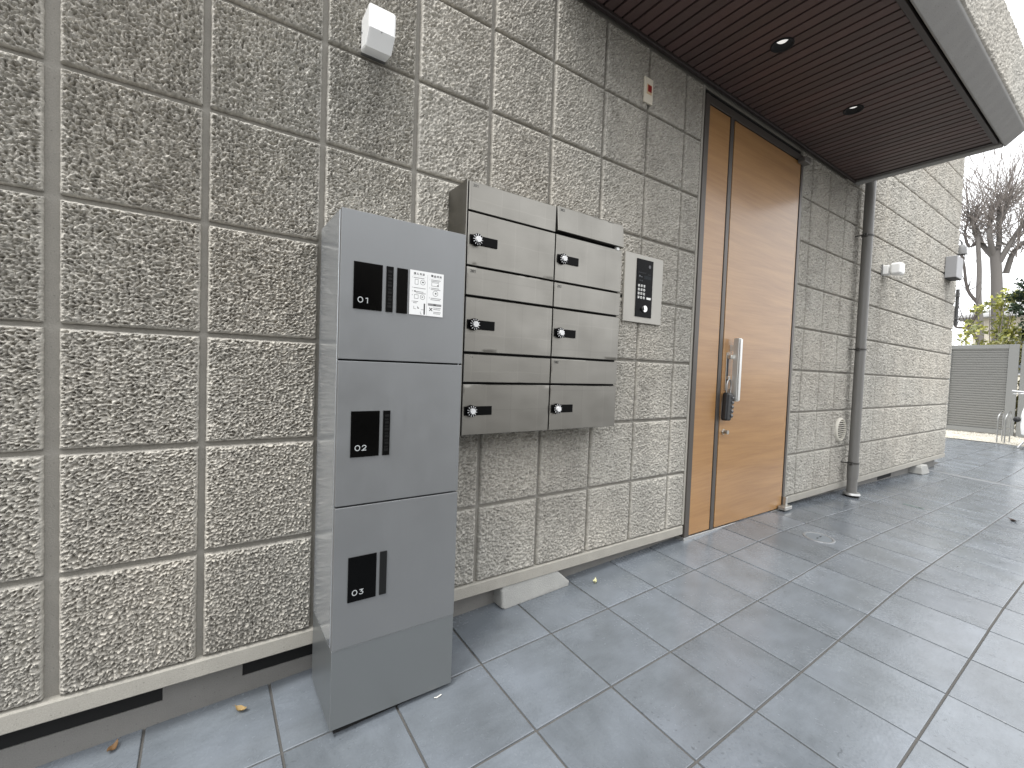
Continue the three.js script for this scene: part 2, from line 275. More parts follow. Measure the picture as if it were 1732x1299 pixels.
// =============================================================== DOOR
{
  const door = thing('entrance_door', 'tall orange-brown wood grain entrance door with a narrow side panel', 'door');
  const woodTex = seed => dataTex(1024, 1024, (u, v) => {       // 1.2 m x 1.2 m, grain runs along u
    const w = v + 0.012 * noise(u * 3 + seed, v * 4, 3, 4), g1 = fbm(u * 2 + seed, w * 26, 4, 2 * 13), g2 = noise(u * 5 + seed * 3, w * 120, 5, 120), g3 = noise(u * 26, w * 300 + seed, 26, 300), big = fbm(u * 1 + seed, v * 3, 2, 3);
    const k = 0.5 + 0.55 * g1 + 0.14 * g2 + 0.06 * g3 + 0.2 * big; const t = clamp(k);
    return [mix(0.55, 0.675, t), mix(0.395, 0.515, t), mix(0.225, 0.32, t)];
  }, true);
  const w1 = woodTex(3), wbump = dataTex(512, 512, (u, v) => { const c = 0.5 + 0.4 * noise(u * 8, v * 256, 8, 256); return [c, c, c]; });
  const wood = phys(lin(1, 1, 1), 0.42, { map: w1, bumpMap: wbump, bumpScale: 0.00025, clearcoat: 0.42, clearcoatRoughness: 0.17 });
  const bronze = phys(lin(0.085, 0.075, 0.066), 0.42, { metalness: 0.35 }), steel = std(lin(0.60, 0.59, 0.56), 0.3, { metalness: 1 });
  const wp = (x0, x1, o) => { const g = bx(x0, x1, 0.137, 2.512, -0.045, 0.001, 0.0025); g.translate(o, 0, 0); planarUV(g, 1.2); g.translate(-o, 0, 0); return g; };
  part('side_panel', wp(2.549, 2.752, 0.37), wood, door);
  const leaf = part('leaf', wp(2.803, 3.628, 0), wood, door);
  const frame = part('frame', [bx(2.5052, 2.5445, 0.131, 2.56, -0.09, 0.006, 0.002), bx(3.634, 3.6615, 0.131, 2.56, -0.09, 0.005, 0.002), bx(2.545, 3.6335, 2.518, 2.56, -0.09, 0.004, 0.002), bx(2.7555, 2.7885, 0.131, 2.5175, -0.09, 0.005, 0.002)], bronze, door);
  part('jamb_strip', [bx(2.7886, 2.8015, 0.131, 2.517, -0.09, -0.012)], M.black, door);
  part('lining', [bx(2.505, 3.662, 2.562, 2.60, -0.2, -0.02), bx(2.51, 3.66, 0.05, 2.56, -0.2, -0.092)], M.black, door);
  part('threshold', [bx(2.505, 3.662, 0.02, 0.1305, -0.09, 0.004, 0.002)], std(lin(0.5, 0.5, 0.49), 0.35, { metalness: 0.8 }), door);
  // pull handle: a standing blade on two brackets
  const alu = std(lin(0.66, 0.66, 0.64), 0.33, { metalness: 0.75 });
  const hnd = part('handle', [bx(2.868, 2.899, 0.893, 1.265, 0.024, 0.058, 0.003), bx(2.872, 2.895, 0.898, 1.26, 0.0585, 0.066, 0.003), bx(2.8665, 2.868, 0.893, 1.265, 0.040, 0.056), bx(2.874, 2.893, 1.19, 1.225, 0.0, 0.026), bx(2.874, 2.893, 0.93, 0.965, 0.0, 0.026)], alu, leaf);
  part('escutcheon', [bx(2.836, 2.86, 0.955, 1.18, 0.001, 0.006, 0.002)], steel, leaf);
  part('latch_plate', [bx(2.841, 2.855, 1.0, 1.15, 0.006, 0.0085, 0.001)], std(lin(0.03, 0.04, 0.05), 0.3), leaf);
  part('thumb_latch', [bx(2.84, 2.872, 1.142, 1.165, 0.006, 0.03, 0.004), bx(2.84, 2.856, 1.02, 1.04, 0.006, 0.022, 0.003)], steel, leaf);
  part('lock_cylinder', [cyl(0.0165, 0.0165, [2.842, 0.709, 0.001], [2.842, 0.709, 0.008], 28), cyl(0.013, 0.0125, [2.842, 0.709, 0.008], [2.842, 0.709, 0.034], 28)], steel, leaf);
  part('pivot_hinge', [bx(3.575, 3.665, 2.492, 2.522, 0.004, 0.05, 0.004), bx(3.605, 3.665, 2.512, 2.535, 0.006, 0.046, 0.004)], std(lin(0.2, 0.19, 0.175), 0.4, { metalness: 0.6 }), door);
  part('pivot_hinge', [bx(3.57, 3.668, 0.135, 0.160, 0.004, 0.056, 0.004), bx(3.636, 3.662, 0.158, 0.215, 0.006, 0.028, 0.003)], std(lin(0.5, 0.49, 0.46), 0.35, { metalness: 0.9 }), door);

  // combination key safe hung on the handle
  const kb = thing('key_safe', 'black combination key safe hanging from the door handle', 'key safe', [2.815, 0.862, 0.034]); kb.rotation.z = -0.05;
  const blk = phys(lin(0.012, 0.012, 0.013), 0.38);
  part('body', new RoundedBoxGeometry(0.058, 0.165, 0.04, 4, 0.014), blk, kb);
  for (let i = 0; i < 5; i++) part('dial', cyl(0.0125, 0.0125, [0.012, 0.052 - i * 0.026, 0.012], [0.032, 0.052 - i * 0.026, 0.012], 18), std(lin(0.10, 0.10, 0.10), 0.3, { metalness: 0.6 }), kb);
  part('shackle', tube([[-0.018, 0.075, 0], [-0.018, 0.135, 0], [-0.006, 0.158, 0], [0.012, 0.158, 0], [0.024, 0.135, 0], [0.024, 0.075, 0]], 0.0045, 30, 8), std(lin(0.35, 0.35, 0.34), 0.3, { metalness: 1 }), kb);
}

// =============================================================== PARCEL LOCKER
{
  const X0 = 0.582, X1 = 0.944, ZF = 0.255, t = thing('parcel_locker', 'tall silver-grey parcel locker with three numbered doors standing on the tiles', 'parcel locker');
  const lbump = dataTex(512, 512, (u, v) => { const c = 0.5 + 0.35 * noise(u * 180, v * 180, 180, 180) + 0.15 * noise(u * 90, v * 90 + 3, 90, 90); return [c, c, c]; });
  const smudge = dataTex(512, 512, (u, v) => { const c = 0.66 + 0.22 * fbm(u * 4, v * 4, 4, 4) + 0.10 * Math.max(0, noise(u * 30, v * 6, 30, 6)); return [c, c, c]; });
  const silver = phys(lin(0.205, 0.211, 0.215), 0.62, { metalness: 0.5, roughnessMap: smudge, bumpMap: lbump, bumpScale: 0.00006 });
  const side = phys(lin(0.52, 0.545, 0.57), 0.20, { metalness: 0.7, bumpMap: dataTex(256, 512, (u, v) => { const c = 0.5 + 0.5 * fbm(u * 2, v * 14, 3, 2 * 7); return [c, c, c]; }), bumpScale: 0.0006 });
  const base = phys(lin(0.205, 0.216, 0.218), 0.32, { metalness: 0.6, bumpMap: lbump, bumpScale: 0.00006 });
  part('body', planarUV(bx(X0, X1, 0.266, 1.437, 0.012, ZF - 0.021, 0.002), 0.4, 0.4, 'zy'), side, t);
  part('gap', bx(X0 + 0.004, X1 - 0.004, 0.266, 1.433, ZF - 0.021, ZF - 0.0185), M.black, t);
  part('base', planarUV(bx(X0, X1, 0.047, 0.2655, 0.012, ZF - 0.002, 0.002), 0.4), base, t);
  part('foot_recess', bx(X0 + 0.015, X1 - 0.015, 0.0, 0.045, 0.03, ZF - 0.02), M.black, t);
  const Y = [[1.047, 1.437], [0.656, 1.0425], [0.2665, 0.6515]];
  const font = (c, s, x, y, px) => { c.fillStyle = '#8f9293'; c.font = `${px}px sans-serif`; c.fillText(s, x, y); };
  const gloss = phys(lin(0.002, 0.002, 0.002), 0.15, { specularIntensity: 0.3 }), handleM = phys(lin(0.003, 0.003, 0.003), 0.3, { specularIntensity: 0.18 }), handleGrey = phys(lin(0.012, 0.0125, 0.0125), 0.3, { specularIntensity: 0.25 });
  const PY = [[1.181, 1.305], [0.785, 0.909], [0.3905, 0.513]];
  Y.forEach(([y0, y1], k) => {
    const d = part('door', planarUV(bx(X0, X1, y0, y1, ZF - 0.018, ZF, 0.0016), 0.4), silver, t);
    const [a, b] = PY[k], dx = k * 0.002;
    part('number_panel', bx(0.6155 + dx, 0.692 + dx, a, b, ZF - 0.001, ZF + 0.0022, 0.0006), gloss, d);
    const tex = canvasTex(256, 416, (c, w, h) => { c.fillStyle = '#030303'; c.fillRect(0, 0, w, h); const s = '0' + (k + 1); c.fillStyle = '#a7aaaa'; c.strokeStyle = '#a7aaaa'; c.lineWidth = 8;
      c.beginPath(); c.ellipse(60, 334, 21, 23, 0, 0, 7); c.stroke(); // wide round nought
      c.lineJoin = 'miter'; c.beginPath();
      if (k === 0) { c.moveTo(107, 318); c.lineTo(124, 315); c.lineTo(124, 360); }
      if (k === 1) { c.moveTo(104, 326); c.bezierCurveTo(106, 306, 140, 308, 136, 328); c.bezierCurveTo(133, 338, 116, 346, 104, 356); c.lineTo(140, 356); }
      if (k === 2) { c.moveTo(104, 315); c.lineTo(134, 315); c.lineTo(118, 331); c.bezierCurveTo(142, 330, 142, 358, 119, 357); c.bezierCurveTo(111, 357, 106, 353, 103, 349); }
      c.stroke(); });
    const fp = part('number_print', new THREE.PlaneGeometry(0.0755, 0.1230).translate(0.65375 + dx, (a + b) / 2, ZF + 0.0027), phys(lin(1, 1, 1), 0.15, { map: tex, specularIntensity: 0.3 }), d);
    // vertical grip strip with faint raised marks
    const g0 = 0.7025 + dx * 0.8; part('grip', bx(g0, g0 + 0.0195, a, b, ZF - 0.001, ZF + 0.003, 0.0008), k === 2 ? handleGrey : handleM, d);
    if (k < 2) for (let i = 0; i < 11; i++) { const yy = a + 0.012 + i * 0.0095; part('raised_mark', bx(g0 + 0.004 + (i % 3) * 0.0006, g0 + 0.0155 - (i % 2) * 0.001, yy, yy + (i % 2 ? 0.004 : 0.006), ZF + 0.003, ZF + 0.0036), phys(lin(0.010, 0.010, 0.010), 0.4, { specularIntensity: 0.3 }), d); }
    if (k === 0) {
      part('scanner_window', bx(0.7325, 0.7635, a, b, ZF - 0.001, ZF + 0.0026, 0.0006), gloss, d);
    }
  });
  // instruction sheet stuck on the top door
  const sheet = canvasTex(620, 750, (c, w, h) => {
    c.fillStyle = '#f4f4f3'; c.fillRect(0, 0, w, h); c.strokeStyle = '#777'; c.lineWidth = 4; c.beginPath(); c.moveTo(318, 50); c.lineTo(312, 740); c.stroke();
    const S = (x, y, s, L) => { c.strokeStyle = '#0a0a0a'; c.lineWidth = 8; for (const l of L) { c.beginPath(); l.forEach(([a, b], i) => i ? c.lineTo(x + a * s, y + b * s) : c.moveTo(x + a * s, y + b * s)); c.stroke(); } };
    const G = {
      tou: [[[.15, 0], [.15, .9], [.05, .8]], [[0, .28], [.32, .25]], [[0, .6], [.32, .48]], [[.5, .05], [.5, .3], [.4, .42]], [[.5, .08], [.78, .08], [.78, .32], [.95, .38]], [[.45, .5], [.85, .5], [.4, .95]], [[.5, .6], [.95, .95]]],
      iri: [[[.35, .05], [.5, .1], [.4, .5], [.05, .95]], [[.48, .35], [.65, .7], [.95, .95]]],
      hou: [[[.45, 0], [.5, .2]], [[.05, .25], [.95, .25]], [[.4, .25], [.35, .65], [.08, .95]], [[.4, .5], [.8, .5], [.7, .92], [.55, .85]]],
      law: [[[.05, .05], [.2, .18]], [[0, .35], [.17, .45]], [[.03, .95], [.2, .62]], [[.62, 0], [.62, .45]], [[.38, .2], [.9, .2]], [[.32, .47], [.97, .47]], [[.55, .5], [.4, .85], [.85, .82]], [[.75, .68], [.92, .95]]],
      get: [[[0, .08], [.5, .08]], [[.08, .08], [.08, .78]], [[.42, .08], [.42, .95]], [[.08, .32], [.42, .32]], [[.08, .55], [.42, .55]], [[0, .82], [.5, .72]], [[.52, .2], [.92, .2], [.55, .92]], [[.58, .35], [.98, .92]]],
      out: [[[.5, 0], [.5, .95]], [[.15, .15], [.15, .45], [.85, .45]], [[.85, .12], [.85, .45]], [[.05, .58], [.05, .95], [.95, .95]], [[.95, .56], [.95, .95]]] };
    ['tou', 'iri', 'hou', 'law'].forEach((k, i) => S(66 + i * 52, 34, 40, G[k])); ['get', 'out', 'hou', 'law'].forEach((k, i) => S(384 + i * 52, 34, 40, G[k]));
    c.lineWidth = 2; c.strokeStyle = '#999'; c.beginPath(); c.moveTo(40, 94); c.lineTo(290, 94); c.moveTo(350, 94); c.lineTo(590, 94); c.stroke();
    c.fillStyle = '#3a3a3a'; const line = (x, y, wd) => { for (let q = 0; q < wd; q += 13) c.fillRect(x + q, y, 10, 11); };
    line(66, 118, 190); line(66, 288, 210); line(92, 350, 150); line(110, 374, 170); line(66, 520, 90); line(66, 544, 60);
    line(384, 116, 180); line(384, 138, 150); line(384, 258, 150); line(384, 282, 170); line(384, 432, 190); line(384, 458, 180); line(440, 596, 140); line(440, 622, 130); line(440, 670, 140); line(440, 694, 120);
    c.fillStyle = '#444'; c.font = '30px sans-serif'; ['1', '2', '3', '4', '5'].forEach((s, i) => c.fillText(s, 38, [132, 300, 362, 430, 536][i])); ['1', '2', '3'].forEach((s, i) => c.fillText(s, 350, [132, 272, 446][i]));
    c.strokeStyle = '#333'; c.lineWidth = 6; c.strokeRect(90, 150, 56, 84); c.beginPath(); c.arc(232, 190, 42, 0, 7); c.stroke(); c.strokeRect(84, 410, 70, 64); c.beginPath(); c.arc(232, 440, 40, 0, 7); c.stroke(); c.beginPath(); c.arc(470, 352, 46, 0, 7); c.stroke(); c.strokeRect(396, 166, 130, 60);
    c.fillStyle = '#333'; c.fillRect(216, 178, 34, 22); c.fillRect(462, 338, 28, 26); c.fillRect(216, 430, 26, 18); c.fillRect(500, 200, 22, 18); c.fillRect(76, 342, 30, 20); c.fillRect(258, 546, 26, 190);
    c.beginPath(); c.moveTo(140, 600); c.lineTo(178, 640); c.lineTo(150, 646); c.fill(); c.strokeStyle = '#444'; c.lineWidth = 6; c.beginPath(); c.moveTo(80, 604); c.lineTo(80, 650); c.lineTo(120, 650); c.moveTo(210, 655); c.lineTo(262, 655); c.moveTo(200, 690); c.lineTo(200, 730); c.lineTo(230, 730); c.stroke();
    c.fillStyle = '#888'; c.fillRect(336, 530, 252, 42); c.fillStyle = '#333'; c.fillRect(440, 538, 44, 26); c.strokeStyle = '#333'; c.lineWidth = 15; c.beginPath(); c.moveTo(364, 606); c.lineTo(420, 660); c.moveTo(420, 606); c.lineTo(364, 660); c.stroke();
  });
  const s = thing('instruction_sheet', 'white printed instruction sticker on the top locker door beside the black panels', 'sticker', [0.8215, 1.2437, ZF + 0.0012]);
  part('sheet', new THREE.BoxGeometry(0.104, 0.1255, 0.0006), std(lin(0.62, 0.62, 0.61), 0.5), s);
  part('print', new THREE.PlaneGeometry(0.1035, 0.125).translate(0, 0, 0.0008), std(lin(0.74, 0.74, 0.74), 0.5, { map: sheet }), s);
}

// =============================================================== MAILBOXES
{
  const film = dataTex(512, 512, (u, v) => { // tone of the steel with the straight edges of its protective film
    let c = 0.93 + 0.06 * fbm(u * 3, v * 3, 3, 3); for (const [a, k] of [[0.18, .08], [0.43, -.07], [0.72, .09], [0.9, -.06]]) c += k * Math.exp(-Math.pow((u + 0.004 * noise(v * 12, a * 9, 12, 12) - a) / 0.0035, 2)) - 0.02 * smooth(a, a + 0.002, u) * (k > 0 ? 1 : -1);
    for (const [a, k] of [[0.2, .08], [0.57, -.07], [0.81, .09]]) c += k * Math.exp(-Math.pow((v + 0.006 * noise(u * 10, a * 7, 10, 10) - a) / 0.0035, 2)); return [c, c, c];
  });
  const brush = dataTex(512, 512, (u, v) => { const c = 0.60 + 0.05 * noise(u * 4, v * 250, 4, 250) + 0.25 * fbm(u * 3 + 6, v * 3, 3, 3); return [c, c, c]; });
  const inox = phys(lin(0.25, 0.24, 0.217), 0.68, { metalness: 1, map: film, roughnessMap: brush });
  const sheetMetal = (x0, x1, y0, y1, sd) => { // thin steel front, very slightly slack, edges folded back
    const nx = 48, ny = 26, P = [], U = [], I = [], xs = [x0, x0, x0 + 0.0014], ys = [y0, y0, y0 + 0.0014];
    for (let i = 1; i < nx; i++) xs.push(mix(x0, x1, i / nx)); xs.push(x1 - 0.0014, x1, x1); for (let j = 1; j < ny; j++) ys.push(mix(y0, y1, j / ny)); ys.push(y1 - 0.0014, y1, y1);
    const W = xs.length, Hn = ys.length;
    for (let j = 0; j < Hn; j++) for (let i = 0; i < W; i++) { const back = i === 0 || j === 0 || i === W - 1 || j === Hn - 1, ed = i === 1 || j === 1 || i === W - 2 || j === Hn - 2, x = xs[i], y = ys[j];
      P.push(x, y, back ? 0.119 : ed ? 0.1368 : 0.138 + 0.0007 * noise(x * 5 + sd * 3.3, y * 7 + sd) + 0.00022 * noise(x * 16 + sd, y * 22)); U.push((x + sd * 0.13) / 0.42, (y + sd * 0.29) / 0.42); if (i < W - 1 && j < Hn - 1) { const k = j * W + i; I.push(k, k + 1, k + W + 1, k, k + W + 1, k + W); } }
    const g = new THREE.BufferGeometry(); g.setAttribute('position', new THREE.Float32BufferAttribute(P, 3)); g.setAttribute('uv', new THREE.Float32BufferAttribute(U, 2)); g.setIndex(I); return toCreasedNormals(g, 0.5);
  };
  const X = [[1.0135, 1.3875], [1.3935, 1.7585]], YS = [[1.562, 1.657], [1.381, 1.556], [1.281, 1.374], [1.0905, 1.273], [0.987, 1.082], [0.806, 0.979]];
  const mb = thing('mailbox_bank', 'wall mounted stainless steel mailbox bank with six dial locked compartments', 'mailboxes');
  part('casing', planarUV(bx(1.005, 1.764, 0.803, 1.658, 0.001, 0.112, 0.002), 0.4, 0.4, 'zy'), inox, mb);
  part('shadow_gap', bx(1.009, 1.760, 0.807, 1.653, 0.112, 0.119), M.black, mb);
  part('side_flange', [bx(1.0045, 1.0085, 0.803, 1.66, 0.11, 0.137, 0.001)], inox, mb);
  const plate = phys(lin(0.003, 0.003, 0.003), 0.4, { specularIntensity: 0.12 }), white = std(lin(0.62, 0.62, 0.62), 0.45);
  const nums = [['301', '302'], ['201', '202'], ['101', '102']];
  X.forEach(([x0, x1], ci) => YS.forEach(([y0, y1], k) => {
    const flap = k % 2 === 0, ajar = ci === 1 && k === 0;
    const g = sheetMetal(x0, x1, y0, y1, ci * 7 + k);
    let m; if (ajar) { g.translate(0, -y1, -0.119); m = part('flap', g, inox, mb); m.position.set(0, y1, 0.119); m.rotation.x = -0.10; m.position.y += 0.004; }
    else m = part(flap ? 'flap' : 'door', g, inox, mb);
    if (flap) {
      const tx = canvasTex(128, 64, (c, w, h) => { c.clearRect(0, 0, w, h); c.fillStyle = '#242420'; c.font = 'bold 50px sans-serif'; c.fillText(nums[k / 2][ci], 14, 50); });
      const pg = new THREE.PlaneGeometry(0.034, 0.017).translate(x0 + 0.026, y1 - 0.013, 0.1384); if (ajar) pg.translate(0, -y1, -0.119);
      part('number', pg, std(lin(1, 1, 1), 0.5, { map: tx, transparent: true, alphaTest: 0.4 }), m);
    } else {
      const py = y1 - 0.0905, pxx = x0 + 0.007;
      const lock = part('lock_plate', bx(pxx, pxx + 0.108, py - 0.0155, py + 0.0155, 0.1375, 0.142, 0.0012), plate, m);
      part('dial', [cyl(0.0205, 0.0195, [x0 + 0.032, py, 0.141], [x0 + 0.032, py, 0.150], 36)], plate, lock);
      const star = [cyl(0.0105, 0.0098, [x0 + 0.032, py, 0.1501], [x0 + 0.032, py, 0.1580], 28)];
      for (let q = 0; q < 12; q++) { const a = q / 12 * Math.PI * 2 + ci + k; const b = new THREE.BoxGeometry(0.0058, 0.0019, 0.0006); b.translate(0.0158, 0, 0); b.rotateZ(a); b.translate(x0 + 0.032, py, 0.1504); star.push(b); }
      part('knob', star, white, lock);
    }
  }));
  part('catch', [bx(1.722, 1.738, 1.553, 1.566, 0.125, 0.141, 0.002)], std(lin(0.7, 0.7, 0.68), 0.4), mb);
}

// =============================================================== INTERCOM
{
  const t = thing('intercom_panel', 'pale grey wall intercom with black keypad panel beside the mailboxes', 'intercom');
  part('face_plate', bx(1.9195, 2.200, 1.284, 1.611, 0.001, 0.013, 0.002), std(lin(0.355, 0.34, 0.305), 0.45, { metalness: 0.25 }), t);
  const pn = part('panel', bx(2.001, 2.1195, 1.312, 1.590, 0.012, 0.0165, 0.0008), phys(lin(0.003, 0.003, 0.0035), 0.25, { specularIntensity: 0.12 }), t);
  const key = std(lin(0.62, 0.62, 0.60), 0.4, { metalness: 0.4 });
  for (let r = 0; r < 4; r++) for (let c = 0; c < 3; c++) { const x = 2.0115 + c * 0.0195, y = 1.4615 - r * 0.0188; part('key', bx(x, x + 0.0115, y - 0.006, y + 0.006, 0.0165, 0.019, 0.001), key, pn);
    part('digit', new THREE.PlaneGeometry(0.008, 0.009).translate(x + 0.00575, y, 0.0194), std(lin(1, 1, 1), 0.5, { map: canvasTex(32, 36, (q, w, h) => { q.fillStyle = '#c8c8c4'; q.fillRect(0, 0, w, h); q.fillStyle = '#222'; q.font = 'bold 32px sans-serif'; q.fillText('123456789*0#'[r * 3 + c], 6, 30); }) }), pn); }
  part('call_key', bx(2.076, 2.107, 1.399, 1.410, 0.0165, 0.019, 0.001), key, pn);
  part('camera_lens', [cyl(0.0085, 0.0085, [2.092, 1.560, 0.016], [2.092, 1.560, 0.0175], 20)], phys(lin(0.03, 0.03, 0.035), 0.08), pn);
  part('display', new THREE.PlaneGeometry(0.108, 0.058).translate(2.06, 1.505, 0.0171), phys(lin(0.7, 0.7, 0.7), 0.25, { specularIntensity: 0.12, map: canvasTex(216, 116, (c, w, h) => { c.fillStyle = '#0d0e10'; c.fillRect(0, 0, w, h); c.fillStyle = '#45474a'; for (let i = 0; i < 12; i++) c.fillRect(14 + i * 9, 14, 6, 8); for (let i = 0; i < 5; i++) c.fillRect(150 + i * 9, 22, 6, 7); c.fillStyle = '#24282c'; c.fillRect(94, 40, 104, 34); c.fillStyle = '#7b7e82'; c.fillRect(22, 44, 18, 16); c.fillRect(44, 56, 26, 5); c.fillStyle = '#4b4e51'; c.fillRect(30, 88, 16, 12); c.fillRect(58, 88, 18, 12); }) }), pn);
  part('key_cylinder', [cyl(0.0165, 0.0155, [2.063, 1.3525, 0.016], [2.063, 1.3525, 0.024], 28), cyl(0.009, 0.0085, [2.055, 1.353, 0.024], [2.055, 1.353, 0.031], 20)], std(lin(0.7, 0.7, 0.68), 0.28, { metalness: 1 }), pn);
}

// =============================================================== SMALL WALL FITTINGS
{ // white box high on the wall
  const t = thing('white_wall_box', 'white plastic lamp box high on the wall above the parcel locker', 'wall lamp');
  const white = phys(lin(0.80, 0.80, 0.79), 0.32, { clearcoat: 0.3, clearcoatRoughness: 0.2 });
  part('cover', extrudeX([[0.004, 2.104], [0.004, 2.006], [0.056, 1.998], [0.090, 2.036], [0.091, 2.100], [0.084, 2.1075]], 0.686, 0.7675, 0.006), white, t);
  part('back_plate', bx(0.689, 0.765, 2.004, 2.106, -0.006, 0.006), std(lin(0.12, 0.12, 0.115), 0.6), t);
  part('screw', [cyl(0.0014, 0.0014, [0.7245, 2.0335, 0.084], [0.7245, 2.0335, 0.0896], 12), cyl(0.002, 0.002, [0.684, 2.055, 0.02], [0.687, 2.055, 0.02], 10)], std(lin(0.15, 0.15, 0.15), 0.4), t);
}
{
  const t = thing('alarm_button', 'small cream wall plate with a red square below the soffit', 'alarm plate');
  part('plate', bx(2.004, 2.064, 2.331, 2.449, 0.0, 0.010, 0.002), std(lin(0.62, 0.57, 0.47), 0.5), t);
  part('frame', [bx(2.018, 2.052, 2.372, 2.418, 0.010, 0.0125, 0.001)], std(lin(0.55, 0.40, 0.25), 0.5), t);
  part('red_button', bx(2.023, 2.049, 2.382, 2.413, 0.0125, 0.0145, 0.001), phys(lin(0.22, 0.012, 0.008), 0.3), t);
}
{ // round ventilation cap
  const t = thing('round_vent_cap', 'round cream ventilation cap low on the wall left of the drainpipe', 'vent cap', [4.545, 0.642, 0]);
  const cream = std(lin(0.56, 0.53, 0.46), 0.55);
  const hood = new THREE.LatheGeometry([[0.097, 0.0], [0.097, 0.010], [0.090, 0.020], [0.084, 0.022], [0.079, 0.019], [0.077, 0.010], [0.077, 0.0]].map(a => new THREE.Vector2(...a)), 48); hood.rotateX(Math.PI / 2);
  part('ring', hood, cream, t); part('shade', cyl(0.078, 0.078, [0, 0, 0.002], [0, 0, 0.006], 36), std(lin(0.02, 0.018, 0.016), 0.9), t);
  for (let i = -4; i <= 4; i++) { const y = i * 0.0168, w = Math.sqrt(0.0775 ** 2 - y * y); const g = new THREE.BoxGeometry(2 * w, 0.0050, 0.010); g.rotateX(0.15); g.translate(0, y, 0.018); part('louvre', g, cream, t); }
}
{ // drainpipe
  const t = thing('drainpipe', 'grey round drainpipe fixed to the wall just past the canopy', 'drainpipe', [4.665, 0, 0.072]);
  const pm = phys(lin(0.155, 0.150, 0.14), 0.38), met = std(lin(0.42, 0.42, 0.41), 0.4, { metalness: 0.8 });
  const g0 = H(4.665, 0.072);
  part('pipe', [cyl(0.0355, 0.0355, [0, g0 + 0.03, 0], [0, TOP, 0], 40), cyl(0.0395, 0.0395, [0, 0.365, 0], [0, 0.245, 0], 40)], pm, t);
  part('shoe', [cyl(0.062, 0.055, [0, g0 + 0.018, 0], [0, g0 + 0.034, 0], 32)], met, t);
  part('shoe_gap', [cyl(0.05, 0.05, [0, g0 - 0.002, 0], [0, g0 + 0.018, 0], 24)], M.black, t);
  for (const y of [0.372, 1.295, 2.205]) { part('bracket', [cyl(0.041, 0.041, [0, y - 0.006, 0], [0, y + 0.006, 0], 40), bx(-0.055, -0.037, y - 0.012, y + 0.012, -0.012, 0.012, 0.002), bx(-0.05, -0.042, y - 0.004, y + 0.004, -0.074, -0.01), bx(-0.075, -0.037, y - 0.003, y + 0.003, -0.006, 0.0)], std(lin(0.045, 0.042, 0.038), 0.45), t); }
}
{ // white security lamp on far wall
  const t = thing('security_lamp', 'small white sensor lamp on the far wall right of the drainpipe', 'sensor lamp', [5.30, 2.035, 0]);
  const white = phys(lin(0.78, 0.78, 0.77), 0.35);
  part('mount', [new RoundedBoxGeometry(0.075, 0.085, 0.05, 3, 0.01).translate(0, 0, 0.024)], white, t);
  part('head', [new RoundedBoxGeometry(0.105, 0.105, 0.085, 4, 0.022).translate(0.0, 0.0, 0.100)], white, t);
  part('bracket', [bx(-0.05, -0.042, -0.05, 0.05, 0, 0.012)], std(lin(0.2, 0.2, 0.2), 0.5), t);
}
{
  const t = thing('grey_meter_box', 'pale grey metal box at the far end of the wall', 'utility box', [7.33, 2.365, 0]);
  part('box', new RoundedBoxGeometry(0.26, 0.24, 0.10, 3, 0.006).translate(0, 0, 0.055), std(lin(0.26, 0.26, 0.265), 0.45), t);
  part('underside', bx(-0.12, 0.12, -0.124, -0.1201, 0.01, 0.1), std(lin(0.05, 0.05, 0.05), 0.7), t);
}
{
  const t = thing('dark_conduit', 'thin dark vertical pipe at the corner of the far wall', 'conduit', [7.775, 0, 0.015]);
  part('pipe', [cyl(0.017, 0.017, [0, 1.76, 0], [0, 2.19, 0], 16), cyl(0.02, 0.02, [0, 1.76, 0], [0, 1.785, 0], 16)], std(lin(0.05, 0.05, 0.05), 0.5), t);
  part('clip', [bx(-0.03, 0.02, 1.83, 1.845, -0.02, 0.02), bx(-0.03, 0.02, 2.1, 2.115, -0.02, 0.02)], std(lin(0.1, 0.1, 0.1), 0.5), t);
}
{ // lamp on the end wall
  const t = thing('corner_lamp', 'grey hooded lamp sticking out behind the far corner of the wall', 'wall lamp', [7.97, 2.69, -0.02]);
  const shade = new THREE.LatheGeometry([[0.012, 0.075], [0.03, 0.07], [0.05, 0.03], [0.056, -0.045], [0.052, -0.045], [0.045, 0.025], [0.01, 0.06]].map(a => new THREE.Vector2(...a)), 28);
  part('shade', shade, std(lin(0.17, 0.17, 0.17), 0.5), t); part('bulb', new THREE.SphereGeometry(0.028, 16, 10).translate(0, -0.01, 0), std(lin(0.4, 0.4, 0.4), 0.3), t);
  part('arm', [tube([[0, 0.07, 0], [0, 0.10, 0], [-0.06, 0.115, 0], [-0.22, 0.10, 0]], 0.008, 14, 8)], std(lin(0.2, 0.2, 0.2), 0.5), t);
}
